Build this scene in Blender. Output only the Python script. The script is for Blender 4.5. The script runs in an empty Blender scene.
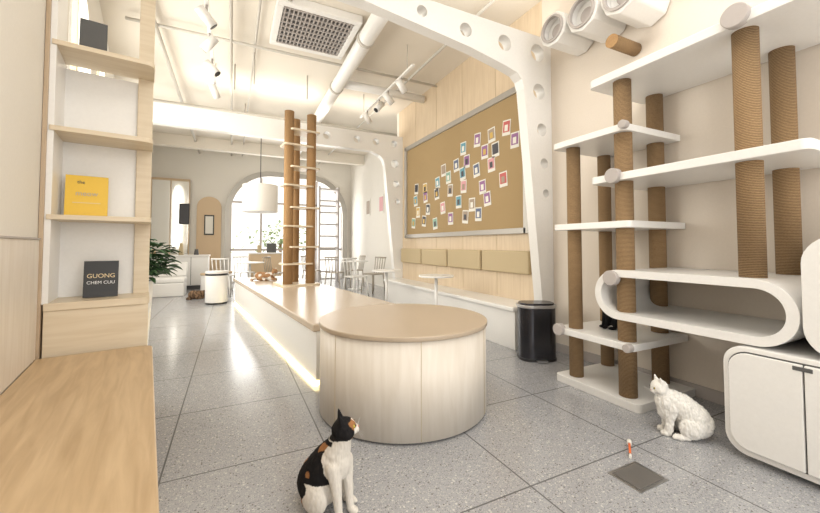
import bpy, bmesh, math, random
from mathutils import Vector, Matrix, noise
from mathutils.geometry import tessellate_polygon
random.seed(7)
R = math.radians
SC = bpy.context.scene
COL = SC.collection

# ---------------------------------------------------------------- materials
def nm(name):
    m = bpy.data.materials.new(name); m.use_nodes = True
    return m, m.node_tree.nodes, m.node_tree.links, m.node_tree.nodes['Principled BSDF']

def flat(name, col, rough=0.5, metal=0.0, emit=0, bump=0.0, bscale=60, spec=None):
    m, n, l, p = nm(name)
    p.inputs['Roughness'].default_value = rough
    p.inputs['Metallic'].default_value = metal
    if spec is not None: p.inputs['Specular IOR Level'].default_value = spec
    if emit:
        p.inputs['Emission Color'].default_value = (*col, 1)
        p.inputs['Emission Strength'].default_value = emit
    tc = n.new('ShaderNodeTexCoord'); nz = n.new('ShaderNodeTexNoise')
    nz.inputs['Scale'].default_value = bscale
    l.new(tc.outputs['Object'], nz.inputs['Vector'])
    hs = n.new('ShaderNodeMix'); hs.data_type = 'RGBA'
    hs.inputs[6].default_value = (*[c*0.96 for c in col], 1)
    hs.inputs[7].default_value = (*[min(1, c*1.03) for c in col], 1)
    l.new(nz.outputs['Fac'], hs.inputs[0]); l.new(hs.outputs[2], p.inputs['Base Color'])
    if bump:
        b = n.new('ShaderNodeBump'); b.inputs['Strength'].default_value = bump; b.inputs['Distance'].default_value = 0.01
        l.new(nz.outputs['Fac'], b.inputs['Height']); l.new(b.outputs['Normal'], p.inputs['Normal'])
    return m

def wood(name, c1, c2, sc=(1, 14, 14), rough=0.45):
    m, n, l, p = nm(name)
    tc = n.new('ShaderNodeTexCoord'); mp = n.new('ShaderNodeMapping')
    mp.inputs['Scale'].default_value = sc
    nz = n.new('ShaderNodeTexNoise'); nz.inputs['Scale'].default_value = 2.2; nz.inputs['Detail'].default_value = 6
    nz.inputs['Distortion'].default_value = 0.6
    cr = n.new('ShaderNodeValToRGB')
    cr.color_ramp.elements[0].position = 0.3; cr.color_ramp.elements[0].color = (*c2, 1)
    cr.color_ramp.elements[1].position = 0.68; cr.color_ramp.elements[1].color = (*c1, 1)
    l.new(tc.outputs['Object'], mp.inputs['Vector']); l.new(mp.outputs[0], nz.inputs['Vector'])
    l.new(nz.outputs['Fac'], cr.inputs[0]); l.new(cr.outputs[0], p.inputs['Base Color'])
    p.inputs['Roughness'].default_value = rough
    return m

def ropemat(name, c1, c2, freq=45):
    m, n, l, p = nm(name)
    tc = n.new('ShaderNodeTexCoord'); w = n.new('ShaderNodeTexWave')
    w.wave_type = 'BANDS'; w.bands_direction = 'Z'
    w.inputs['Scale'].default_value = freq; w.inputs['Distortion'].default_value = 1.2
    w.inputs['Detail'].default_value = 2; w.inputs['Detail Scale'].default_value = 3
    nz = n.new('ShaderNodeTexNoise'); nz.inputs['Scale'].default_value = 160
    mx = n.new('ShaderNodeMath'); mx.operation = 'MULTIPLY_ADD'; mx.inputs[1].default_value = 0.6
    cr = n.new('ShaderNodeValToRGB')
    cr.color_ramp.elements[0].position = 0.2; cr.color_ramp.elements[0].color = (*c2, 1)
    cr.color_ramp.elements[1].position = 0.8; cr.color_ramp.elements[1].color = (*c1, 1)
    b = n.new('ShaderNodeBump'); b.inputs['Strength'].default_value = 0.8; b.inputs['Distance'].default_value = 0.006
    l.new(tc.outputs['Object'], w.inputs['Vector']); l.new(tc.outputs['Object'], nz.inputs['Vector'])
    sc = n.new('ShaderNodeMath'); sc.operation = 'MULTIPLY'; sc.inputs[1].default_value = 0.4
    l.new(nz.outputs['Fac'], sc.inputs[0])
    l.new(w.outputs['Fac'], mx.inputs[0]); l.new(sc.outputs[0], mx.inputs[2])
    l.new(mx.outputs[0], cr.inputs[0]); l.new(cr.outputs[0], p.inputs['Base Color'])
    l.new(mx.outputs[0], b.inputs['Height']); l.new(b.outputs['Normal'], p.inputs['Normal'])
    p.inputs['Roughness'].default_value = 0.9
    return m

def terrazzo():
    m, n, l, p = nm('terrazzo_tiles')
    tc = n.new('ShaderNodeTexCoord')
    def vor(scale, lo, hi):
        v = n.new('ShaderNodeTexVoronoi'); v.inputs['Scale'].default_value = scale
        l.new(tc.outputs['Object'], v.inputs['Vector'])
        s = n.new('ShaderNodeSeparateColor'); l.new(v.outputs['Color'], s.inputs[0])
        a = n.new('ShaderNodeMath'); a.operation = 'GREATER_THAN'; a.inputs[1].default_value = lo
        l.new(s.outputs[0], a.inputs[0])
        d = n.new('ShaderNodeMath'); d.operation = 'LESS_THAN'; d.inputs[1].default_value = hi
        l.new(v.outputs['Distance'], d.inputs[0])
        mm = n.new('ShaderNodeMath'); mm.operation = 'MULTIPLY'
        l.new(a.outputs[0], mm.inputs[0]); l.new(d.outputs[0], mm.inputs[1])
        return mm.outputs[0]
    nz = n.new('ShaderNodeTexNoise'); nz.inputs['Scale'].default_value = 2.0; nz.inputs['Detail'].default_value = 5
    l.new(tc.outputs['Object'], nz.inputs['Vector'])
    base = n.new('ShaderNodeMix'); base.data_type = 'RGBA'
    base.inputs[6].default_value = (0.33, 0.335, 0.355, 1); base.inputs[7].default_value = (0.40, 0.405, 0.42, 1)
    l.new(nz.outputs['Fac'], base.inputs[0])
    cur = base.outputs[2]
    for scale, lo, hi, col in ((130, 0.6, 0.42, (0.50, 0.495, 0.49, 1)), (150, 0.6, 0.4, (0.23, 0.23, 0.245, 1)),
                               (65, 0.88, 0.34, (0.58, 0.57, 0.56, 1)), (80, 0.88, 0.34, (0.16, 0.15, 0.145, 1))):
        mx = n.new('ShaderNodeMix'); mx.data_type = 'RGBA'
        l.new(vor(scale, lo, hi), mx.inputs[0]); l.new(cur, mx.inputs[6]); mx.inputs[7].default_value = col
        cur = mx.outputs[2]
    br = n.new('ShaderNodeTexBrick'); br.offset = 0.0; br.squash = 1
    br.inputs['Scale'].default_value = 1.0; br.inputs['Mortar Size'].default_value = 0.0045
    br.inputs['Brick Width'].default_value = 0.8; br.inputs['Row Height'].default_value = 0.8
    br.inputs['Mortar Smooth'].default_value = 0.1
    l.new(tc.outputs['Object'], br.inputs['Vector'])
    mx = n.new('ShaderNodeMix'); mx.data_type = 'RGBA'
    l.new(br.outputs['Fac'], mx.inputs[0]); l.new(cur, mx.inputs[6]); mx.inputs[7].default_value = (0.14, 0.14, 0.145, 1)
    l.new(mx.outputs[2], p.inputs['Base Color'])
    p.inputs['Roughness'].default_value = 0.17
    p.inputs['Specular IOR Level'].default_value = 0.55
    return m

WHITE = flat('white_lacquer', (0.84, 0.83, 0.81), 0.3)
WALLW = flat('white_paint', (0.80, 0.77, 0.71), 0.7, bump=0.05)
CREAM = flat('cream_plaster', (0.75, 0.675, 0.59), 0.7, bump=0.05)
CEILM = flat('ceiling_paint', (0.80, 0.745, 0.66), 0.8)
WALLWOOD = wood('pale_wall_veneer', (0.72, 0.59, 0.43), (0.64, 0.51, 0.36), (14, 14, 1), 0.5)
BENCHW = wood('maple_veneer', (0.60, 0.44, 0.265), (0.46, 0.32, 0.18), (14, 1.2, 14), 0.38)
SHELFW = wood('bleached_shelf_veneer', (0.73, 0.63, 0.48), (0.65, 0.54, 0.39), (1.2, 14, 14), 0.4)
DRUMW = wood('whitewashed_veneer', (0.79, 0.735, 0.66), (0.71, 0.645, 0.56), (10, 10, 1.2), 0.4)
TOPM = flat('beige_laminate', (0.50, 0.405, 0.305), 0.33)
PLATTOP = flat('platform_laminate', (0.54, 0.445, 0.345), 0.25)
SISAL = ropemat('sisal_rope', (0.44, 0.29, 0.15), (0.16, 0.093, 0.042), 34)
CORKP = ropemat('carpeted_post', (0.46, 0.28, 0.13), (0.30, 0.17, 0.075), 20)
CORK = flat('cork', (0.40, 0.285, 0.145), 0.9, bump=0.4, bscale=220)
TAN = flat('tan_cushion', (0.52, 0.42, 0.26), 0.7)
STEEL = flat('brushed_steel', (0.55, 0.55, 0.56), 0.3, 1.0)
ALU = flat('aluminium_trim', (0.46, 0.44, 0.41), 0.4, 0.5)
DARKST = flat('dark_steel', (0.07, 0.07, 0.08), 0.25, 0.9)
BLACK = flat('black_plastic', (0.02, 0.02, 0.022), 0.4)
GREY = flat('grey_cap', (0.46, 0.42, 0.40), 0.5)
PIPE = flat('pipe_grey', (0.55, 0.52, 0.47), 0.5)
GRILLE = flat('grille_grey', (0.25, 0.25, 0.25), 0.6)
DGREY = flat('dark_gap', (0.10, 0.10, 0.10), 0.7)
GREEN = flat('leaf_green', (0.03, 0.075, 0.025), 0.5)
YEL = flat('yellow_cover', (0.80, 0.52, 0.05), 0.4)
PAPER = flat('paper', (0.8, 0.78, 0.72), 0.7)
LED = flat('warm_led', (1.0, 0.80, 0.38), 0.5, emit=7)
LAMP = flat('lamp_shade', (0.88, 0.85, 0.8), 0.6)
WARMP = flat('warm_panel', (0.66, 0.50, 0.33), 0.6)
GLOSSP = flat('mirror_partition', (0.72, 0.72, 0.70), 0.08, 0.85)
FLOORM = terrazzo()

# ---------------------------------------------------------------- helpers
def link(ob, parent=None, loc=(0, 0, 0), rot=(0, 0, 0)):
    COL.objects.link(ob)
    if parent: ob.parent = parent
    ob.location = loc; ob.rotation_euler = rot
    return ob

def empty(name, loc=(0, 0, 0), rz=0.0):
    e = bpy.data.objects.new(name, None); e.empty_display_size = 0.1
    return link(e, None, loc, (0, 0, rz))

def bevel(ob, w, seg=3):
    if w > 0:
        b = ob.modifiers.new('b', 'BEVEL'); b.width = w; b.segments = seg; b.limit_method = 'ANGLE'; b.angle_limit = R(40)

def box(name, lo, hi, mat, parent=None, bev=0.004, rot=(0, 0, 0), seg=2):
    lo = Vector(lo); hi = Vector(hi); c = (lo+hi)/2; s = (hi-lo)/2
    v = [(x*s.x, y*s.y, z*s.z) for x in (-1, 1) for y in (-1, 1) for z in (-1, 1)]
    f = [(0, 1, 3, 2), (4, 6, 7, 5), (0, 4, 5, 1), (2, 3, 7, 6), (0, 2, 6, 4), (1, 5, 7, 3)]
    me = bpy.data.meshes.new(name); me.from_pydata(v, [], f); me.materials.append(mat)
    ob = bpy.data.objects.new(name, me); bevel(ob, bev, seg)
    return link(ob, parent, c, rot)

def cyl(name, base, r, h, mat, parent=None, axis='Z', seg=32, r2=None, bev=0.0, rot=None):
    bm = bmesh.new()
    bmesh.ops.create_cone(bm, cap_ends=True, segments=seg, radius1=r, radius2=r if r2 is None else r2, depth=h)
    bmesh.ops.translate(bm, verts=bm.verts, vec=(0, 0, h/2))
    me = bpy.data.meshes.new(name); 
    for f in bm.faces: f.smooth = len(f.verts) == 4
    bm.to_mesh(me); bm.free(); me.materials.append(mat)
    ob = bpy.data.objects.new(name, me); bevel(ob, bev, 3)
    if rot is None: rot = {'Z': (0, 0, 0), 'X': (0, R(90), 0), '-X': (0, R(-90), 0), 'Y': (R(-90), 0, 0)}[axis]
    return link(ob, parent, base, rot)

def rod(name, a, b, r, mat, parent=None, seg=12):
    a = Vector(a); b = Vector(b); d = b-a
    q = d.to_track_quat('Z', 'Y').to_euler()
    return cyl(name, a, r, d.length, mat, parent, seg=seg, rot=q)

XZ = Matrix(((1, 0, 0, 0), (0, 0, -1, 0), (0, 1, 0, 0), (0, 0, 0, 1)))
YZ = Matrix(((0, 0, 1, 0), (1, 0, 0, 0), (0, 1, 0, 0), (0, 0, 0, 1)))
XY = Matrix.Identity(4)

def plate(name, outer, holes, depth, M, mat, parent=None, loc=(0, 0, 0), rot=(0, 0, 0), bev=0.0):
    loops = [list(outer)]+[list(h) for h in holes]
    flatp = [p for lp in loops for p in lp]; h = depth/2
    bm = bmesh.new()
    top = [bm.verts.new((p[0], p[1], h)) for p in flatp]; bot = [bm.verts.new((p[0], p[1], -h)) for p in flatp]
    if holes:
        tris = tessellate_polygon([[Vector((p[0], p[1], 0)) for p in lp] for lp in loops])
        for t in tris:
            try:
                bm.faces.new([top[i] for i in t]); bm.faces.new([bot[i] for i in reversed(t)])
            except ValueError: pass
    else:
        bm.faces.new(top); bm.faces.new(list(reversed(bot)))
    o = 0
    for lp in loops:
        k = len(lp)
        for i in range(k):
            a, b = o+i, o+(i+1) % k
            bm.faces.new((top[a], bot[a], bot[b], top[b]))
        o += k
    bmesh.ops.recalc_face_normals(bm, faces=bm.faces)
    me = bpy.data.meshes.new(name); bm.to_mesh(me); bm.free()
    me.transform(M); me.materials.append(mat)
    ob = bpy.data.objects.new(name, me)
    if bev: bevel(ob, bev, 2)
    return link(ob, parent, loc, rot)

def circ(cx, cy, r, n=32): return [(cx+r*math.cos(2*math.pi*i/n), cy+r*math.sin(2*math.pi*i/n)) for i in range(n)]
def rrect(x0, y0, x1, y1, r, n=8):
    if not isinstance(r, (list, tuple)): r = [r]*4
    o = []
    for (cx, cy, a0, rr) in ((x1, y1, 0, r[0]), (x0, y1, 90, r[1]), (x0, y0, 180, r[2]), (x1, y0, 270, r[3])):
        sx = -1 if cx == x1 else 1; sy = -1 if cy == y1 else 1
        if rr < 1e-4: o.append((cx, cy)); continue
        for i in range(n+1):
            a = R(a0+90*i/n); o.append((cx+sx*rr+rr*math.cos(a), cy+sy*rr+rr*math.sin(a)))
    return o

# ---------------------------------------------------------------- cats (built first, scene is still small)
def furmat(name):
    m, n, l, p = nm(name)
    a = n.new('ShaderNodeVertexColor'); a.layer_name = 'Col'
    tc = n.new('ShaderNodeTexCoord'); nz = n.new('ShaderNodeTexNoise'); nz.inputs['Scale'].default_value = 140; nz.inputs['Detail'].default_value = 3
    mp = n.new('ShaderNodeMapping'); mp.inputs['Scale'].default_value = (1, 1, 0.35)
    l.new(tc.outputs['Object'], mp.inputs[0]); l.new(mp.outputs[0], nz.inputs['Vector'])
    mr = n.new('ShaderNodeMapRange'); mr.inputs[3].default_value = 0.82; mr.inputs[4].default_value = 1.12
    mu = n.new('ShaderNodeVectorMath'); mu.operation = 'SCALE'
    l.new(nz.outputs['Fac'], mr.inputs[0]); l.new(a.outputs['Color'], mu.inputs[0]); l.new(mr.outputs[0], mu.inputs['Scale'])
    l.new(mu.outputs[0], p.inputs['Base Color'])
    b = n.new('ShaderNodeBump'); b.inputs['Strength'].default_value = 0.5; b.inputs['Distance'].default_value = 0.004
    l.new(nz.outputs['Fac'], b.inputs['Height']); l.new(b.outputs['Normal'], p.inputs['Normal'])
    p.inputs['Roughness'].default_value = 0.85; p.inputs['Specular IOR Level'].default_value = 0.2
    return m
FUR = furmat('cat_fur')
EYE = flat('cat_eye', (0.45, 0.35, 0.05), 0.1); PINK = flat('cat_nose', (0.6, 0.28, 0.25), 0.5)
GOLD = flat('gold_print', (0.75, 0.6, 0.35), 0.5); WH = flat('white_print', (0.8, 0.8, 0.8), 0.5)

def cat(name, loc, rz, scale, headyaw, headpitch, colfn, pose='sit', fluff=0.0, tail='curl', hunch=0.0):
    bm = bmesh.new()
    def ell(c, r, M=Matrix.Identity(4), rot=None):
        m = M @ Matrix.Translation(c) @ (rot or Matrix.Identity(4)) @ Matrix.Diagonal((*r, 1))
        bmesh.ops.create_uvsphere(bm, u_segments=16, v_segments=10, radius=1, matrix=m)
    def chain(pts, M=Matrix.Identity(4)):
        for (a, ra), (b, rb) in zip(pts, pts[1:]):
            a = Vector(a); b = Vector(b); n = max(2, int((b-a).length/(min(ra, rb)*0.45)))
            for i in range(n+1):
                t = i/n; r = ra+(rb-ra)*t; ell(a.lerp(b, t), (r, r, r), M)
    if pose == 'sit':
        h = hunch
        ell((-0.065, 0, 0.095), (0.10, 0.088, 0.093))
        chain([((-0.06, 0, 0.12), 0.088), ((-0.015+h*.2, 0, 0.19-h*.2), 0.074), ((0.03+h*.6, 0, 0.25-h*.6), 0.058), ((0.05+h, 0, 0.29-h*.9), 0.044), ((0.058+h*1.2, 0, 0.322-h), 0.040)])
        ell((0.042+h*.5, 0, 0.205-h*.5), (0.05, 0.052, 0.07))
        for s in (-1, 1):
            chain([((0.045+h*.4, s*0.036, 0.20-h*.4), 0.032), ((0.062+h*.3, s*0.034, 0.12), 0.021), ((0.07+h*.3, s*0.033, 0.06), 0.017), ((0.075+h*.3, s*0.033, 0.02), 0.016)])
            ell((0.088+h*.3, s*0.033, 0.014), (0.028, 0.018, 0.014))
            ell((-0.03, s*0.066, 0.075), (0.068, 0.036, 0.062))
            ell((0.03, s*0.074, 0.016), (0.048, 0.019, 0.015))
        if fluff:
            ell((0.05+h, 0, 0.25-h), (0.05, 0.062, 0.06)); ell((0.045+h, 0, 0.16), (0.045, 0.055, 0.07))
        if tail == 'curl': chain([((-0.13, 0, 0.03), 0.022), ((-0.15, 0.05, 0.02), 0.019), ((-0.12, 0.105, 0.018), 0.017), ((-0.06, 0.12, 0.016), 0.015), ((0.0, 0.11, 0.014), 0.012)])
        if tail == 'fluffy': chain([((-0.11, -0.03, 0.035), 0.03), ((-0.12, -0.09, 0.033), 0.032), ((-0.06, -0.125, 0.032), 0.032), ((0.0, -0.125, 0.03), 0.024)])
        hp = Vector((0.068+h*1.25, 0, 0.345-h*1.05))
    else:
        ell((0, 0, 0.075), (0.17, 0.08, 0.075)); ell((-0.09, 0, 0.08), (0.09, 0.09, 0.08)); ell((0.09, 0, 0.08), (0.07, 0.07, 0.07))
        chain([((0.12, 0, 0.1), 0.045), ((0.16, 0, 0.14), 0.038)])
        for s in (-1, 1):
            chain([((0.1, s*0.05, 0.04), 0.03), ((0.2, s*0.045, 0.018), 0.018)])
            ell((-0.04, s*0.08, 0.05), (0.07, 0.035, 0.05)); ell((0.02, s*0.09, 0.016), (0.045, 0.018, 0.016))
        chain([((-0.17, 0, 0.03), 0.02), ((-0.22, -0.07, 0.02), 0.018), ((-0.17, -0.15, 0.018), 0.014)])
        hp = Vector((0.175, 0, 0.165))
    HM = Matrix.Translation(hp) @ Matrix.Rotation(headyaw, 4, 'Z') @ Matrix.Rotation(headpitch, 4, 'Y')
    ell((0.0, 0, 0), (0.051, 0.049, 0.043), HM); ell((0.03, 0, -0.014), (0.026, 0.026, 0.02), HM)
    ell((0.046, 0.009, -0.018), (0.013, 0.012, 0.011), HM); ell((0.046, -0.009, -0.018), (0.013, 0.012, 0.011), HM)
    ell((0.043, 0, -0.005), (0.014, 0.010, 0.010), HM)
    for s in (-1, 1):
        ell((0.008, s*0.032, -0.014), (0.028, 0.022, 0.022), HM)
        bmesh.ops.create_cone(bm, cap_ends=True, segments=14, radius1=0.024, radius2=0.003, depth=0.05,
            matrix=HM @ Matrix.Translation((-0.006, s*0.029, 0.047)) @ Matrix.Rotation(-s*0.28, 4, 'X') @ Matrix.Diagonal((0.62, 1, 1, 1)))
    me = bpy.data.meshes.new('t'); bm.to_mesh(me); bm.free()
    t = bpy.data.objects.new('t', me); COL.objects.link(t)
    rm = t.modifiers.new('r', 'REMESH'); rm.mode = 'VOXEL'; rm.voxel_size = 0.0038
    sm = t.modifiers.new('s', 'SMOOTH'); sm.factor = 0.5; sm.iterations = 5
    dg = bpy.context.evaluated_depsgraph_get(); dg.update()
    m2 = bpy.data.meshes.new_from_object(t.evaluated_get(dg)); bpy.data.objects.remove(t)
    HI = HM.inverted()
    ca = m2.color_attributes.new('Col', 'FLOAT_COLOR', 'POINT')
    nrm = [v.normal.copy() for v in m2.vertices]
    for i, v in enumerate(m2.vertices):
        p = v.co.copy(); q = HI @ p; head = q.length < 0.085 and p.z > hp.z-0.045
        ca.data[i].color = (*colfn(p, q, head, noise.noise), 1)
        k = noise.noise(Vector((p.x*150, p.y*150, p.z*45)))
        k2 = noise.noise(Vector((p.x*75, p.y*75, p.z*20)))
        v.co = p+nrm[i]*(k*0.0018+fluff*(0.2 if head else 1)*(0.5+k2*0.5+k*0.35))
        if v.co.z < 0.001: v.co.z = 0.001
    for pl_ in m2.polygons: pl_.use_smooth = True
    m2.materials.append(FUR); m2.name = name
    ob = bpy.data.objects.new(name, m2); link(ob, None, loc, (0, 0, rz)); ob.scale = (scale,)*3
    def sph(nme, c, r, mat):
        b2_ = bmesh.new(); bmesh.ops.create_uvsphere(b2_, u_segments=14, v_segments=10, radius=1, matrix=HM @ Matrix.Translation(c) @ Matrix.Diagonal((*r, 1)))
        mm = bpy.data.meshes.new(nme); b2_.to_mesh(mm); b2_.free(); mm.materials.append(mat)
        for f in mm.polygons: f.use_smooth = True
        link(bpy.data.objects.new(nme, mm), ob)
    for s in (-1, 1):
        sph('eye', (0.0395, s*0.022, 0.006), (0.008, 0.0085, 0.0075), EYE)
        sph('pupil', (0.0445, s*0.0235, 0.0065), (0.0045, 0.004, 0.006), BLACK)
    sph('nose', (0.0555, 0, -0.009), (0.005, 0.006, 0.004), PINK)
    for s in (-1, 1):
        for k in range(3):
            a = HM @ Vector((0.05, s*0.014, -0.016)); b = HM @ Vector((0.062+0.005*k, s*0.065, -0.028+0.01*k))
            rod('whisker', a, b, 0.0004, WH, ob, 5)
    return ob
W_ = (0.76, 0.72, 0.66); K_ = (0.012, 0.011, 0.012); O_ = (0.34, 0.16, 0.065)
def calico(p, q, head, nz):
    if head:
        if q.x > 0.03 and q.z < 0.0 and abs(q.y) < 0.03: return W_
        if q.x > 0.015 and abs(q.y) < 0.006 and q.z < 0.03: return W_
        if q.z < -0.030: return W_
        k = nz(q*26+Vector((3, 1, 0)))
        if q.z > 0.03 or k > -0.05 or q.x < 0.0: return K_
        return O_
    k = nz(p*14+Vector((1.7, 4.2, 0.3)))*0.05
    if p.z < 0.045+k*0.3: return W_ if p.x > -0.12 else K_
    if p.z > 0.285: return W_ if p.x > 0.045 else K_
    if p.x > 0.030+k: return W_
    if 0.04 < p.z < 0.13 and p.x > -0.06+k*1.4: return W_
    if nz(p*16+Vector((8, 2, 5))) > 0.42: return O_
    return K_
cat('calico_cat', (0.405, 1.615, 0), R(-58), 1.06, R(46), R(-12), calico)
cat('white_cat', (2.47, 1.30, 0), R(136), 0.93, R(12), R(14), lambda p, q, h, nz: (0.84, 0.82, 0.78), fluff=0.011, tail='none', hunch=0.045)
cat('black_cat', (2.86, 2.02, 0.457), R(150), 0.8, R(30), R(0), lambda p, q, h, nz: (0.012, 0.011, 0.012), tail='none')
def tabby(p, q, h, nz):
    s = math.sin(p.x*110+nz(p*20)*4); return (0.10, 0.065, 0.04) if s > 0 else (0.24, 0.15, 0.09)
cat('tabby_cat', (-0.62, 9.1, 0), R(20), 1.15, R(-40), 0, tabby, 'lie')
cat('ginger_cat', (0.55, 7.2, 0.505), R(-20), 1.0, R(-40), 0, lambda p, q, h, nz: (0.36, 0.2, 0.1) if nz(p*15) > -0.25 else W_, 'lie')

# ---------------------------------------------------------------- room shell
H = 4.0
box('floor', (-3.2, -2.2, -0.1), (4.2, 14.5, 0), FLOORM, bev=0)
box('ceiling', (-3.2, -2.2, H), (4.2, 12.7, H+0.1), CEILM, bev=0)
box('wall_right', (3.2, -2.2, 0), (3.3, 3.06, H), CREAM, bev=0)
box('wall_right_panelled', (3.2, 3.06, 0), (3.3, 7.1, H), WALLWOOD, bev=0)
box('wall_right_return', (3.2, 7.1, 0), (3.85, 7.2, H), WALLW, bev=0)
box('wall_right_back', (3.75, 7.2, 0), (3.85, 12.5, H), WALLW, bev=0)
box('baseboard_right', (3.185, -2.0, 0), (3.2, 3.0, 0.09), GREY, bev=0.002)
tr = empty('trim_1')
for i, y in enumerate((3.9, 4.7, 5.5, 6.3)):
    box('veneer_seam_%d' % i, (3.197, y-0.002, 0.5), (3.2005, y+0.002, H), TAN, tr, 0)
plate('wall_back', [(-3.2, 0), (3.85, 0), (3.85, H), (-3.2, H)], [rrect(-0.1, 0.02, 3.5, 3.4, [1.2, 1.2, 0, 0], 14)], 0.1, XZ, WALLW, loc=(0, 12.55, 0))
plate('trim_2', rrect(-0.2, 0.0, 3.6, 3.5, [1.3, 1.3, 0, 0], 14), [rrect(-0.04, 0.03, 3.44, 3.34, [1.17, 1.17, 0, 0], 14)], 0.1, XZ, ALU, loc=(0, 12.45, 0))
win = empty('window_1', (0, 12.62, 0))
for i in range(5):
    x = -0.05+i*0.88
    box('mullion_%d' % i, (x-0.03, -0.02, 0), (x+0.03, 0.02, 3.4), GREY, win, 0)
for i, z in enumerate((1.0, 2.5)):
    box('transom_%d' % i, (-0.1, -0.02, z-0.03), (3.5, 0.02, z+0.03), GREY, win, 0)
A = math.atan(0.17); LO = (-0.528, 0, 0)
wl = plate('wall_left', [(-2.2, 0), (13, 0), (13, H), (-2.2, H)],
      [rrect(3.6, 1.0, 4.9, 3.5, [0.65, 0.65, 0, 0], 10), rrect(5.3, 1.0, 6.6, 3.5, [0.65, 0.65, 0, 0], 10), rrect(7.4, 1.0, 8.7, 3.5, [0.65, 0.65, 0, 0], 10)],
      0.1, YZ, WALLW, loc=LO, rot=(0, 0, A))
wl.data.transform(Matrix.Translation((-0.05, 0, 0)))
wm = empty('window_2', LO, A)
for i, y in enumerate((3.6, 4.25, 4.9, 5.3, 5.95, 6.6, 7.4, 8.05, 8.7)):
    box('mullion_%d' % i, (-0.07, y-0.02, 1.0), (-0.03, y+0.02, 3.4 if i % 3 == 1 else 2.85), TAN, wm, 0)
tw = empty('trim_3', LO, A)
box('wainscot', (0.0, -2, 0.5), (0.012, 2.86, 1.18), DRUMW, tw, 0.002)
box('wainscot_cap', (0.0, -2, 1.18), (0.018, 2.86, 1.19), GREY, tw, 0.001)

def leg_holes(): return [circ(2.54, 3.27, 0.085), circ(3.0, 3.27, 0.095), circ(3.015, 2.84, 0.085), circ(3.05, 2.42, 0.07), circ(3.08, 2.05, 0.055), circ(3.1, 1.72, 0.045), circ(2.05, 3.28, 0.07), circ(1.56, 3.33, 0.055), circ(1.1, 3.36, 0.045)]
plate('trim_4', [(3.08, 0), (3.199, 0), (3.199, 3.46), (-1.0, 3.46), (-1.0, 3.34), (1.0, 3.26), (2.1, 3.12), (2.55, 3.03), (2.70, 2.99), (2.77, 2.93), (2.80, 2.84)], leg_holes(), 0.12, XZ, WHITE, loc=(0, 3.0, 0))
plate('trim_5', [(3.08, 0), (3.199, 0), (3.199, 3.42), (-1.7, 3.42), (-1.7, 3.1), (2.5, 3.05), (2.68, 2.98), (2.76, 2.9), (2.80, 2.8)],
      [circ(x, 3.25, 0.07) for x in (1.0, 1.6, 2.2, 2.6, 3.0)]+[circ(3.015, 2.84, 0.085), circ(3.05, 2.42, 0.07), circ(3.08, 2.05, 0.055)], 0.14, XZ, WHITE, loc=(0, 6.98, 0))

# ---------------------------------------------------------------- ceiling services
ac = empty('ceiling_air_conditioner', (0.92, 4.75, 3.9))
box('frame_a', (-0.5, -0.5, 0), (0.5, -0.42, 0.1), WHITE, ac, 0.01)
box('frame_b', (-0.5, 0.42, 0), (0.5, 0.5, 0.1), WHITE, ac, 0.01)
box('frame_c', (-0.5, -0.42, 0), (-0.42, 0.42, 0.1), WHITE, ac, 0.01)
box('frame_d', (0.42, -0.42, 0), (0.5, 0.42, 0.1), WHITE, ac, 0.01)
box('back', (-0.42, -0.42, 0.05), (0.42, 0.42, 0.1), GRILLE, ac, 0)
for i in range(17):
    x = -0.4+i*0.05
    box('slat_%d' % i, (x-0.007, -0.42, 0.005), (x+0.007, 0.42, 0.03), GREY, ac, 0)
for i in range(9):
    y = -0.4+i*0.1
    box('cross_slat_%d' % i, (-0.42, y-0.006, 0.0), (0.42, y+0.006, 0.02), GREY, ac, 0)
dp = empty('ventilation_duct')
rod('main', (1.5, 3.2, 3.82), (1.68, 12.4, 3.82), 0.1, WHITE, dp, 24)
for i, y in enumerate((4.4, 6.0, 7.8, 9.8)):
    rod('collar_%d' % i, (1.52+(y-4.4)*0.02, y, 3.82), (1.52+(y-4.4)*0.02, y+0.05, 3.82), 0.115, PIPE, dp, 24)
rod('branch', (1.55, 5.9, 3.85), (3.15, 5.9, 3.85), 0.07, WHITE, dp, 20)
pp = empty('ceiling_pipes')
rod('p1', (-0.05, 3.0, 3.9), (-0.05, 12.4, 3.9), 0.02, PIPE, pp)
rod('p2', (0.25, 3.0, 3.93), (0.25, 12.4, 3.93), 0.015, PIPE, pp)
rod('p3', (-1.2, 5.4, 3.9), (3.15, 5.4, 3.9), 0.02, PIPE, pp)
rod('p4', (-1.5, 8.6, 3.85), (3.7, 8.6, 3.85), 0.03, PIPE, pp)
rod('p5', (2.6, 3.1, 3.9), (2.6, 12.4, 3.9), 0.02, PIPE, pp)
rod('p6', (0.25, 5.6, 3.93), (0.25, 5.6, 3.45), 0.012, PIPE, pp)
rod('p7', (-0.9, 3.6, 3.88), (-0.9, 12.4, 3.88), 0.03, PIPE, pp)
rod('p8', (-1.3, 7.7, 3.7), (3.6, 7.7, 3.7), 0.035, PIPE, pp)
rod('p9', (0.55, 3.4, 3.95), (0.55, 4.25, 3.95), 0.03, PIPE, pp)
for i, (x, y) in enumerate(((0.0, 6.3), (1.1, 6.2), (1.0, 8.2), (0.2, 8.0))): rod('sprinkler_%d' % i, (x, y, 4.0), (x, y, 3.6), 0.012, PIPE, pp)
box('beam_1', (-1.9, 8.9, 3.7), (3.75, 9.1, 4.0), CEILM, pp, 0.005)
box('beam_2', (-2.2, 11.0, 3.7), (3.75, 11.2, 4.0), CEILM, pp, 0.005)
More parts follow.
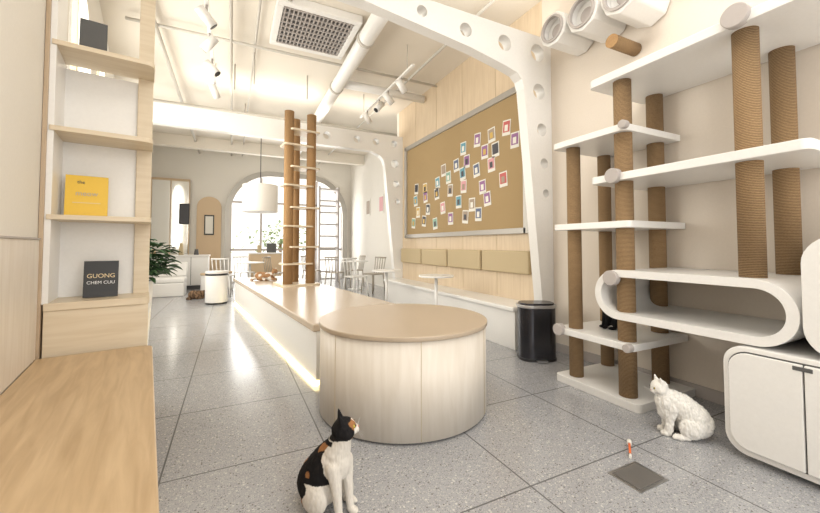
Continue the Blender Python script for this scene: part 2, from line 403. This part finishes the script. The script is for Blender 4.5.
def track(name, x, y0, y1, z, heads):
    t = empty(name, (x, 0, z))
    box('rail', (-0.02, y0, -0.015), (0.02, y1, 0.015), WHITE, t, 0.002)
    for i, y in enumerate((y0+0.2, y1-0.2)):
        rod('hanger_%d' % i, (0, y, 0.01), (0, y, 4.0-z), 0.006, PIPE, t)
    for i, (y, a) in enumerate(heads):
        rod('stem_%d' % i, (0, y, -0.01), (0, y, -0.1), 0.012, GREY, t)
        d = Vector((math.sin(a)*0.7, math.cos(a)*0.5, -0.7)).normalized()
        c = Vector((0, y, -0.14))
        rod('head_%d' % i, c-d*0.10, c+d*0.10, 0.05, WHITE, t, 20)
        rod('lens_%d' % i, c+d*0.098, c+d*0.103, 0.042, BLACK, t, 20)
track('track_light', -0.27, 3.4, 6.6, 3.62, [(4.2, 1.2), (4.75, -1), (5.4, 2), (6.2, 0.5)])
track('track_light', 2.2, 4.4, 6.7, 3.62, [(4.8, 1.2), (5.3, 1.5), (5.7, -2), (6.3, 1)])

# ---------------------------------------------------------------- cork notice board
nb = empty('cork_notice_board')
Y0, Y1, Z0, Z1 = 3.34, 6.62, 1.36, 3.05
box('cork_face', (3.17, Y0, Z0), (3.2, Y1, Z1), CORK, nb, 0)
for nme, lo, hi in (('frame_top', (3.14, Y0-0.04, Z1), (3.2, Y1+0.04, Z1+0.08)), ('frame_bottom', (3.14, Y0-0.04, Z0-0.07), (3.2, Y1+0.04, Z0)),
                    ('frame_left', (3.14, Y0-0.08, Z0-0.07), (3.2, Y0, Z1+0.08)), ('frame_right', (3.14, Y1, Z0-0.07), (3.2, Y1+0.08, Z1+0.08))):
    box(nme, lo, hi, ALU, nb, 0.004)
cc = [flat('card_%d' % i, c, 0.6) for i, c in enumerate([(0.55, 0.13, 0.12), (0.14, 0.34, 0.42), (0.62, 0.42, 0.12), (0.78, 0.76, 0.70), (0.30, 0.14, 0.30), (0.12, 0.15, 0.25), (0.25, 0.42, 0.34), (0.66, 0.33, 0.36), (0.07, 0.07, 0.08), (0.38, 0.3, 0.23)])]
bm = bmesh.new()
def card(y, z, w, h, t, mi, m3):
    for (ww, hh, x, mm, oz) in ((w, h, 3.166, 3, 0), (w*0.8, h*0.7, 3.163, mi, 0.012), (w*0.4, h*0.4, 3.161, m3, -0.004)):
        vs = []
        for sy, sz in ((-1, -1), (1, -1), (1, 1), (-1, 1)):
            a, b = sy*ww/2, sz*hh/2+oz
            vs.append(bm.verts.new((x, y+a*math.cos(t)-b*math.sin(t), z+a*math.sin(t)+b*math.cos(t))))
        f = bm.faces.new(vs); f.material_index = mm
rows = [(2.66, [4.65, 4.32, 4.0, 3.7]), (2.44, [5.2, 4.85, 4.5, 4.15, 3.85, 3.52]), (2.22, [6.2, 5.85, 5.45, 5.05, 4.65, 4.3, 3.9]), (2.0, [6.3, 5.9, 5.45, 5.0, 4.6, 4.2, 3.72]),
        (1.78, [6.15, 5.7, 5.25, 4.8, 4.4, 4.0]), (1.56, [6.35, 5.95, 5.5, 5.0, 4.6, 4.2])]
for z, ys in rows:
    for y in ys:
        card(y+random.uniform(-.06, .06), z+random.uniform(-.045, .045), 0.155, 0.2, random.uniform(-.12, .12), random.choice([0, 1, 2, 4, 5, 6, 7, 8, 9]), random.choice([3, 9, 8, 2, 3]))
me = bpy.data.meshes.new('pinned_photo_cards'); bm.to_mesh(me); bm.free()
for c in cc: me.materials.append(c)
link(bpy.data.objects.new('pinned_photo_cards', me), nb)

bk = empty('backrest_cushions')
for i, (a, b) in enumerate(((3.25, 4.15), (4.19, 5.05), (5.09, 5.95), (5.99, 6.85))):
    box('pad_%d' % i, (3.13, a, 0.80), (3.199, b, 1.08), TAN, bk, 0.02, seg=3)
wb = empty('wall_bench')
box('seat', (2.76, 3.1, 0.42), (3.199, 6.88, 0.47), WHITE, wb, 0.012)
box('front_panel', (2.80, 3.12, 0.0), (3.199, 6.86, 0.42), WHITE, wb, 0.003)

tb = empty('trash_can', (2.80, 2.80, 0), R(-26))
plate('body', rrect(-0.18, -0.12, 0.18, 0.14, [0.1, 0.1, 0.11, 0.11]), [], 0.50, XY, DARKST, tb, (0, 0, 0.27), bev=0.004)
plate('base', rrect(-0.185, -0.125, 0.185, 0.145, [0.1, 0.1, 0.11, 0.11]), [], 0.03, XY, BLACK, tb, (0, 0, 0.015), bev=0.004)
plate('rim', rrect(-0.19, -0.13, 0.19, 0.15, [0.1, 0.1, 0.12, 0.12]), [], 0.03, XY, STEEL, tb, (0, 0, 0.535), bev=0.006)
plate('lid', rrect(-0.17, -0.11, 0.17, 0.13, [0.09, 0.09, 0.1, 0.1]), [], 0.02, XY, DARKST, tb, (0, 0, 0.558), bev=0.006)
box('pedal', (-0.05, -0.17, 0.01), (0.05, -0.12, 0.025), STEEL, tb, 0.004)

# ---------------------------------------------------------------- round table + platform
rt = empty('round_table', (1.15, 2.47, 0))
cyl('plinth', (0, 0, 0), 0.57, 0.02, DGREY, rt, seg=64)
cyl('drum', (0, 0, 0.015), 0.598, 0.575, DRUMW, rt, seg=96)
cyl('top', (0, 0, 0.59), 0.608, 0.03, TOPM, rt, seg=96, bev=0.006)
for i, a in enumerate((200, 255, 310, 20, 90, 150)):
    x, y = 0.5985*math.cos(R(a)), 0.5985*math.sin(R(a))
    box('seam_%d' % i, (x-0.0012, y-0.0012, 0.02), (x+0.0012, y+0.0012, 0.59), TAN, rt, 0)
PA = math.atan(0.115)
pf = empty('long_platform_table', (0.61, 3.01, 0), PA)
box('top', (0, 0.03, 0.44), (1.12, 5.05, 0.50), PLATTOP, pf, 0.01)
box('side_panel', (0.03, 0.04, 0.04), (1.09, 5.02, 0.44), WHITE, pf, 0.003)
box('toe_kick', (0.06, 0.05, 0.0), (1.06, 5.0, 0.04), WHITE, pf, 0)
box('led_strip', (0.018, 0.03, 0.008), (0.055, 5.0, 0.036), LED, pf, 0)

ct = empty('cat_tower', (0.99, 6.1, 0.5), R(9))
for i, (x, y) in enumerate(((-0.19, 0), (0.17, -0.02), (0.02, 0.34))):
    cyl('post_%d' % i, (x, y, 0.02), 0.075, 2.78, CORKP, ct, seg=28)
plate('foot', rrect(-0.3, -0.16, 0.3, 0.48, 0.05), [], 0.03, XY, SHELFW, ct, (0, 0, 0.015))
for i, z in enumerate((0.35, 0.62, 0.95, 1.25, 1.6, 1.9, 2.25, 2.5)):
    dx = 0.05 if i % 2 else -0.05
    plate('step_%d' % i, rrect(-0.24+dx, -0.13, 0.24+dx, 0.2, 0.05), [], 0.025, XY, SHELFW, ct, (0, 0, z))

# ---------------------------------------------------------------- left bench and bookshelf
lb = empty('wooden_bench', LO, A)
plate('seat', rrect(0.013, -1.6, 0.556, 2.86, [0.06, 0, 0, 0.02]), [], 0.04, XY, BENCHW, lb, (0, 0, 0.48), bev=0.004)
box('base', (0.02, -1.58, 0.0), (0.50, 2.84, 0.46), BENCHW, lb, 0.003)
bs = empty('bookshelf', LO, A)
POSTW = wood('post_veneer', (0.52, 0.40, 0.28), (0.44, 0.33, 0.22), (14, 14, 1.2), 0.4)
box('left_panel', (0.002, 2.88, 0.0), (0.022, 3.25, 3.9), POSTW, bs, 0.002)
box('inner_white', (0.022, 2.9, 0.8), (0.05, 3.2, 3.9), WHITE, bs, 0.001)
box('back_panel', (0.03, 3.2, 0.0), (0.44, 3.22, 2.33), WHITE, bs, 0.002)
box('end_post', (0.44, 3.17, 0.0), (0.53, 3.24, 3.9), SHELFW, bs, 0.003)
for i, z in enumerate((0.785, 1.317, 1.85, 2.37)):
    plate('shelf_%d' % i, rrect(0.03, 2.89, 0.535, 3.2, [0, 0, 0, 0.05]), [], 0.03 if i else 0.045, XY, SHELFW, bs, (0, 0, z), bev=0.003)
box('lower_drawer', (0.03, 2.9, 0.0), (0.53, 3.2, 0.762), SHELFW, bs, 0.004)
def book(name, x, y, z, w, h, t, mat, rz, tilt):
    e = bpy.data.objects.new(name, None); 
    wx = LO[0]+x*math.cos(A)-y*math.sin(A); wy = x*math.sin(A)+y*math.cos(A)
    link(e, None, (wx, wy, z), (tilt, 0, A+rz))
    box('cover_front', (-w/2, -0.003, 0), (w/2, 0, h), mat, e, 0.001)
    box('pages', (-w/2+0.004, 0, 0.003), (w/2-0.004, t, h-0.003), PAPER, e, 0)
    box('cover_back', (-w/2, t, 0), (w/2, t+0.003, h), mat, e, 0.001)
    return e
def text(s, size, loc, parent, mat, nme):
    cu = bpy.data.curves.new(nme, 'FONT'); cu.body = s; cu.size = size; cu.extrude = 0.0005; cu.align_x = 'CENTER'
    cu.materials.append(mat); o = bpy.data.objects.new(nme, cu)
    return link(o, parent, loc, (R(90), 0, 0))
b1 = book('yellow_book', 0.185, 3.1, 1.335, 0.215, 0.275, 0.015, YEL, 0.02, -0.1)
b2 = book('black_book', 0.275, 3.03, 0.812, 0.175, 0.235, 0.02, BLACK, 0.0, -0.12)
b3 = book('magazine', 0.2, 3.05, 2.39, 0.14, 0.25, 0.006, DGREY, 0.05, -0.1)
text('GUONG', 0.038, (0, -0.004, 0.125), b2, GOLD, 'title'); text('CHEM CUU', 0.028, (0, -0.004, 0.085), b2, WH, 'subtitle')
box('cover_rule', (-0.07, -0.005, 0.09), (0.07, -0.003, 0.095), GOLD, b1, 0)
text('the', 0.03, (-0.03, -0.006, 0.22), b1, DGREY, 'title'); text('meow', 0.045, (0, -0.006, 0.14), b1, GREY, 'sketch')

# plant
def leaf(bm, base, d, L, W):
    d = d.normalized(); s = d.cross(Vector((0, 0, 1)))
    if s.length < 0.1: s = Vector((1, 0, 0))
    s.normalize(); up = s.cross(d)
    pts = []
    for t, w in ((0, 0.05), (0.3, 0.8), (0.6, 1), (0.85, 0.55), (1, 0.02)):
        c = base+d*L*t-Vector((0, 0, 1))*L*0.35*t*t
        pts.append((bm.verts.new(c-s*W*w/2+up*0.01*w), bm.verts.new(c-up*0.004), bm.verts.new(c+s*W*w/2+up*0.01*w)))
    for a, b in zip(pts, pts[1:]):
        bm.faces.new((a[0], a[1], b[1], b[0])); bm.faces.new((a[1], a[2], b[2], b[1]))
pl = empty('potted_plant', (-0.84, 4.35, 0))
cyl('planter', (0, 0, 0), 0.11, 0.8, WHITE, pl, r2=0.15, seg=32, bev=0.01)
cyl('soil', (0, 0, 0.78), 0.13, 0.025, BLACK, pl)
bm = bmesh.new()
for i in range(420):
    a = random.uniform(0, 2*math.pi); rr = random.uniform(0.02, 0.27); z = 0.82+random.uniform(0.03, 0.42)*(1-rr)
    leaf(bm, Vector((rr*math.cos(a), rr*math.sin(a), z)), Vector((math.cos(a), math.sin(a), random.uniform(-.1, 0.9))), random.uniform(.08, .15), random.uniform(.035, .055))
me = bpy.data.meshes.new('foliage'); bm.to_mesh(me); bm.free(); me.materials.append(GREEN)
link(bpy.data.objects.new('foliage', me), pl)
for i in range(7):
    a = i*0.9; rod('stem_%d' % i, (0.03*math.cos(a), 0.03*math.sin(a), 0.79), (0.15*math.cos(a), 0.15*math.sin(a), 1.1), 0.006, GREEN, pl)

# ---------------------------------------------------------------- cat climbing shelves on the right
wc = empty('cat_climbing_shelves')
def shelf(n, x0, x1, y0, y1, z, t=0.05, r=0.04):
    plate(n, rrect(x0, y0, x1, y1, [0, r, r, 0]), [], t, XY, WHITE, wc, (0, 0, z), bev=0.004)
def post(n, x, y, z0, z1, r=0.06): cyl(n, (x, y, z0), r, z1-z0, SISAL, wc, seg=32)
def cap(n, y, z, x=2.5, r=0.055): cyl(n, (x+0.02, y, z), r, 0.05, GREY, wc, axis='-X', seg=32, bev=0.005)
shelf('base_plate', 2.5, 3.19, 1.58, 2.3, 0.03, 0.06)
shelf('shelf_low', 2.5, 3.19, 1.62, 2.3, 0.43)
shelf('shelf_mid', 2.5, 3.19, 1.62, 2.3, 1.30)
shelf('shelf_high', 2.5, 3.19, 1.64, 2.3, 2.0)
shelf('shelf_long', 2.5, 3.19, 0.72, 1.93, 1.645, 0.055)
shelf('shelf_top', 2.5, 3.19, 0.55, 1.93, 2.40, 0.06)
post('post_a', 2.61, 2.17, 0.06, 1.98, 0.055); post('post_b', 3.1, 2.24, 0.06, 1.98, 0.055)
post('post_c', 2.60, 1.72, 0.06, 2.37); post('post_d', 3.1, 1.78, 0.06, 2.37)
post('post_e', 2.62, 1.0, 0.97, 2.37); post('post_f', 3.08, 1.0, 0.97, 2.37)
def stad(y0, y1, z0, z1): return rrect(y0, z0, y1, z1, (z1-z0)/2-0.001, 14)
plate('loop', stad(0.78, 1.9, 0.615, 0.97), [stad(0.83, 1.85, 0.665, 0.92)], 0.69, YZ, WHITE, wc, (2.845, 0, 0), bev=0.004)
cap('cap_1', 1.73, 1.655); cap('cap_2', 0.99, 2.42, r=0.065); cap('cap_3', 1.76, 0.91); cap('cap_4', 2.24, 0.44, r=0.05)
cap('cap_5', 1.645, 2.01, r=0.03); cap('cap_6', 1.645, 0.43, r=0.03)
box('bracket_1', (3.17, 1.2, 1.67), (3.199, 1.9, 1.71), WHITE, wc); box('bracket_2', (3.17, 0.8, 2.43), (3.199, 1.9, 2.47), WHITE, wc)

sp = empty('wall_scratching_peg')
cyl('roll', (3.19, 1.98, 2.88), 0.055, 0.32, SISAL, sp, axis='-X')
cyl('end_cap', (2.875, 1.98, 2.88), 0.056, 0.01, CORKP, sp, axis='-X')

pod = empty('wall_cat_pods')
for i, (y, z, r) in enumerate(((2.52, 3.25, 0.16), (2.19, 3.22, 0.165), (1.84, 3.18, 0.17))):
    plate('shell_%d' % i, circ(y, z, r, 8 if i else 10), [circ(y, z, r*0.72)], 0.42, YZ, WHITE, pod, (2.98, 0, 0), bev=0.012)
    plate('ring_%d' % i, circ(y, z, r*0.8), [circ(y, z, r*0.66)], 0.03, YZ, GREY, pod, (2.765, 0, 0), bev=0.004)
    cyl('inner_%d' % i, (3.17, y, z), r*0.71, 0.33, WHITE, pod, axis='-X')
    cyl('hub_%d' % i, (2.86, y, z), r*0.4, 0.03, GREY, pod, axis='-X', bev=0.01)
    box('mount_%d' % i, (3.17, y-0.1, z-0.1), (3.199, y+0.1, z+0.1), WHITE, pod)

cb = empty('litter_cabinet')
plate('body', rrect(-0.1, 0.03, 1.09, 0.605, 0.1, 8), [], 0.70, YZ, WHITE, cb, (2.83, 0, 0), bev=0.006)
plate('door_shadow', rrect(0.39, 0.06, 1.065, 0.58, 0.09, 8), [], 0.004, YZ, DGREY, cb, (2.479, 0, 0))
plate('door_a', rrect(0.767, 0.067, 1.058, 0.573, [0.085, 0, 0, 0.085], 8), [], 0.02, YZ, WHITE, cb, (2.468, 0, 0), bev=0.004)
plate('door_b', rrect(0.40, 0.067, 0.760, 0.573, 0.0, 8), [], 0.02, YZ, WHITE, cb, (2.468, 0, 0), bev=0.004)
box('finger_slot', (2.455, 0.73, 0.545), (2.462, 0.80, 0.565), DGREY, cb, 0.002)
for i, y in enumerate((0.1, 0.95)): box('foot_%d' % i, (2.55, y-0.04, 0), (3.1, y+0.04, 0.035), WHITE, cb)
pc = empty('cat_cube_house')
plate('shell', rrect(0.2, 0.61, 0.768, 1.2, 0.14, 8), [circ(0.485, 0.9, 0.17)], 0.66, YZ, WHITE, pc, (2.82, 0, 0), bev=0.01)
plate('rear', rrect(0.22, 0.64, 0.75, 1.17, 0.12, 8), [], 0.02, YZ, WHITE, pc, (3.14, 0, 0))

dr = empty('floor_drain', (1.83, 1.17, 0), R(0))
box('plate', (-0.11, -0.085, 0), (0.11, 0.085, 0.004), STEEL, dr, 0.001)
box('cover', (-0.095, -0.07, 0.004), (0.095, 0.07, 0.007), flat('worn_metal', (0.22, 0.21, 0.2), 0.5, 0.6), dr, 0.001)
ty = empty('feather_toy', (1.97, 1.30, 0), R(35))
ORG = flat('orange_toy', (0.8, 0.15, 0.03), 0.5)
rod('stick', (0, 0, 0.008), (0.11, 0, 0.02), 0.006, ORG, ty); rod('bead', (0.10, 0, 0.018), (0.13, 0, 0.022), 0.012, PAPER, ty)
rod('tip', (-0.03, 0, 0.008), (0.0, 0, 0.008), 0.007, PAPER, ty)

# ---------------------------------------------------------------- far furniture
def ptable(x, y, r=0.24, h=0.74):
    t = empty('pedestal_table', (x, y, 0))
    cyl('top', (0, 0, h-0.025), r, 0.025, WHITE, t, seg=48, bev=0.005)
    cyl('column', (0, 0, 0.02), 0.022, h-0.04, WHITE, t, seg=20)
    cyl('foot', (0, 0, 0), 0.19, 0.02, WHITE, t, seg=40, bev=0.005)
ptable(2.52, 4.35); ptable(2.3, 5.6)
def chair(x, y, rz, mt=WHITE):
    c = empty('cafe_chair', (x, y, 0), rz)
    plate('seat', rrect(-0.2, -0.2, 0.2, 0.2, 0.06), [], 0.025, XY, mt, c, (0, 0, 0.45))
    for i, (a, b) in enumerate(((-1, -1), (1, -1), (1, 1), (-1, 1))):
        rod('leg_%d' % i, (a*0.21, b*0.2, 0), (a*0.17, b*0.17, 0.45), 0.014, mt, c)
    for i in range(5):
        x2 = -0.16+i*0.08; rod('spindle_%d' % i, (x2, 0.18, 0.45), (x2*1.1, 0.24, 0.84), 0.010, mt, c)
    rod('rail', (-0.19, 0.24, 0.84), (0.19, 0.24, 0.84), 0.018, mt, c)
CH = flat('chair_greige', (0.42, 0.37, 0.31), 0.5)
for x, y, rz, mt in ((2.5, 7.9, 0.3, WHITE), (3.1, 8.4, -1.2, CH), (2.4, 9.3, 2.5, CH), (3.1, 9.9, -1.5, CH), (0.3, 10.35, 0.4, WHITE), (-0.15, 9.4, 2.8, WHITE), (1.0, 9.8, 1.0, CH), (2.0, 10.3, 1.0, CH)): chair(x, y, rz, mt)
ptable(2.9, 9.2, 0.32, 0.74); ptable(0.4, 9.6, 0.32)
rs = empty('round_storage_stool', (-0.26, 8.2, 0))
cyl('drum', (0, 0, 0.03), 0.2, 0.55, WHITE, rs, seg=40, bev=0.01)
cyl('base', (0, 0, 0), 0.19, 0.03, BLACK, rs); cyl('band', (0, 0, 0.555), 0.203, 0.035, BLACK, rs); cyl('lid', (0, 0, 0.59), 0.2, 0.05, WHITE, rs, bev=0.01)
for (x, y) in ((-0.50, 10.15), (-0.15, 10.7)):
    rs2 = empty('white_stool', (x, y, 0))
    cyl('drum', (0, 0, 0.0), 0.17, 0.42, WHITE, rs2, seg=32, r2=0.16, bev=0.01); cyl('seat', (0, 0, 0.42), 0.18, 0.05, WARMP, rs2, bev=0.02)
wcx = empty('reception_counter', (0.85, 11.2, 0))
box('body', (-0.42, -0.25, 0), (0.42, 0.25, 0.9), WARMP, wcx); box('top', (-0.45, -0.28, 0.9), (0.45, 0.28, 0.94), WHITE, wcx)
box('jar', (-0.2, -0.05, 0.94), (-0.1, 0.05, 1.15), TAN, wcx, 0.01); box('till', (0.05, -0.1, 0.94), (0.3, 0.1, 1.2), DGREY, wcx, 0.01)
sd = empty('sideboard', (-1.3, 11.3, 0))
box('body', (-0.75, -0.3, 0.1), (0.75, 0.3, 0.85), WHITE, sd, 0.02); box('plinth', (-0.7, -0.25, 0), (0.7, 0.25, 0.1), DGREY, sd)
box('top', (-0.77, -0.32, 0.85), (0.77, 0.32, 0.89), WHITE, sd)
for i in range(3): box('door_gap_%d' % i, (-0.45+i*0.4, -0.305, 0.12), (-0.44+i*0.4, -0.299, 0.84), DGREY, sd, 0)
for i, x in enumerate((-0.5, -0.3, 0.1, 0.45)): cyl('vase_%d' % i, (x, 0, 0.89), 0.06, 0.15+0.08*(i % 3), (WARMP, WHITE, TAN, DGREY)[i], sd, r2=0.04, bev=0.01)
sf = empty('white_padded_seat', (-1.25, 9.9, 0))
box('base', (-0.45, -0.25, 0), (0.3, 0.25, 0.3), WHITE, sf, 0.02); box('cushion', (-0.46, -0.26, 0.3), (0.31, 0.26, 0.42), WHITE, sf, 0.04, seg=4); box('back', (-0.46, 0.18, 0.42), (0.31, 0.27, 0.75), WHITE, sf, 0.03, seg=4)
mp = empty('mirror_partition', (-1.75, 12.35, 0))
for i in range(3):
    box('panel_%d' % i, (-0.75+i*0.46, -0.02, 0.9), (-0.31+i*0.46, 0.02, 3.0), GLOSSP, mp, 0.005)
    box('post_%d' % i, (-0.31+i*0.46, -0.03, 0), (-0.29+i*0.46, 0.03, 3.05), WARMP, mp, 0.003)
box('rail', (-0.75, -0.03, 3.0), (0.63, 0.03, 3.06), WARMP, mp, 0.003); box('lower', (-0.75, -0.02, 0), (0.63, 0.02, 0.9), WALLW, mp, 0.003)
nc = plate('arched_wall_panel', rrect(-0.95, 0.0, -0.3, 2.6, [0.32, 0.32, 0, 0], 12), [], 0.04, XZ, WARMP, loc=(0, 12.47, 0))
for i, (x, z) in enumerate(((-0.62, 1.75), (-1.25, 2.05))):
    pf2 = empty('framed_picture', (x, 12.45 if i == 0 else 12.33, z))
    box('frame', (-0.13, -0.03, -0.3), (0.13, 0, 0.3), BLACK, pf2); box('print', (-0.1, -0.035, -0.26), (0.1, -0.03, 0.26), cc[3 if i == 0 else 8], pf2, 0)
for i, (y, z) in enumerate(((9.5, 2.3), (8.6, 2.25), (10.6, 2.3))):
    po = empty('wall_poster', (3.75, y, z))
    box('sheet', (-0.012, -0.18, -0.26), (0, 0.18, 0.26), PAPER, po); box('print', (-0.015, -0.14, -0.2), (-0.012, 0.14, 0.2), cc[(7, 9, 9)[i]], po, 0)
pn = empty('pendant_drum_lamp', (0.57, 9.0, 0))
cyl('shade', (0, 0, 1.9), 0.38, 0.62, LAMP, pn, seg=48, bev=0.01); rod('cord', (0, 0, 2.5), (0, 0, 4.0), 0.008, BLACK, pn)
ls = empty('ladder_shelf', (2.75, 11.6, 0))
for i, x in enumerate((-0.3, 0.3)): box('upright_%d' % i, (x-0.025, -0.15, 0), (x+0.025, 0.15, 3.0), GREY, ls)
for i in range(8): box('tread_%d' % i, (-0.3, -0.2, 0.3+i*0.37), (0.3, 0.2, 0.34+i*0.37), GREY, ls)
st = empty('street_tree', (1.6, 14.1, 0))
cyl('trunk', (0, 0, 0), 0.05, 1.2, CORKP, st)
bm = bmesh.new()
for i in range(260):
    v = Vector((random.gauss(0, .6), random.gauss(0, .12), 1.4+random.gauss(0, .3)))
    leaf(bm, v, Vector((random.uniform(-1, 1), random.uniform(-1, 1), random.uniform(-.3, .6))), 0.2, 0.1)
me = bpy.data.meshes.new('crown'); bm.to_mesh(me); bm.free(); me.materials.append(flat('street_leaf', (0.45, 0.55, 0.32), 0.6))
link(bpy.data.objects.new('crown', me), st)

# ---------------------------------------------------------------- light
w = bpy.data.worlds.new('World'); SC.world = w; w.use_nodes = True
bg = w.node_tree.nodes['Background']; bg.inputs[0].default_value = (1.0, 0.97, 0.90, 1); bg.inputs[1].default_value = 1.6
def area(name, loc, rot, sx, sy, pw, col=(1, 1, 1)):
    l = bpy.data.lights.new(name, 'AREA'); l.shape = 'RECTANGLE'; l.size = sx; l.size_y = sy; l.energy = pw; l.color = col
    o = bpy.data.objects.new(name, l); link(o, None, loc, rot)
area('rear_fill', (1.0, -2.0, 2.0), (R(90), 0, 0), 4.5, 3, 72, (1, 0.99, 0.97))  # added fill lamp behind the camera; no storefront is modelled
area('overhead_fill', (1.4, 0.8, 3.9), (0, 0, 0), 2.5, 1.6, 52, (1, 0.97, 0.92))  # unseen overhead fill, added for soft light on the near end
for i, y in enumerate((4.25, 5.95, 8.05)):
    wx = LO[0]-0.12*math.cos(A)-y*math.sin(A); wy = y*math.cos(A)
    area('window_light', (wx, wy, 2.25), (0, R(-90), A), 2.4, 1.25, 58, (1, 0.965, 0.88))
area('added_uplight', (1.2, 6.98, 3.46), (R(180), 0, 0), 3.5, 0.12, 14, (1, 0.94, 0.84))  # uplight added above the far frame to brighten the ceiling, no fitting there
area('added_uplight', (1.2, 3.0, 3.5), (R(180), 0, 0), 3.5, 0.1, 12, (1, 0.94, 0.84))  # same added uplight above the near frame
area('arch_light', (1.7, 12.75, 1.9), (R(-90), 0, 0), 3.3, 2.8, 130, (1, 0.98, 0.94))

SC.view_settings.view_transform = 'Standard'
SC.view_settings.look = 'None'

# ---------------------------------------------------------------- camera
cd = bpy.data.cameras.new('Camera'); cd.sensor_width = 36; cd.lens = 365/820*36; cd.shift_y = -0.0295; cd.clip_start = 0.02
co = bpy.data.objects.new('Camera', cd); link(co, None, (0, 0, 1.15), (R(92), 0, R(-26)))
SC.camera = co
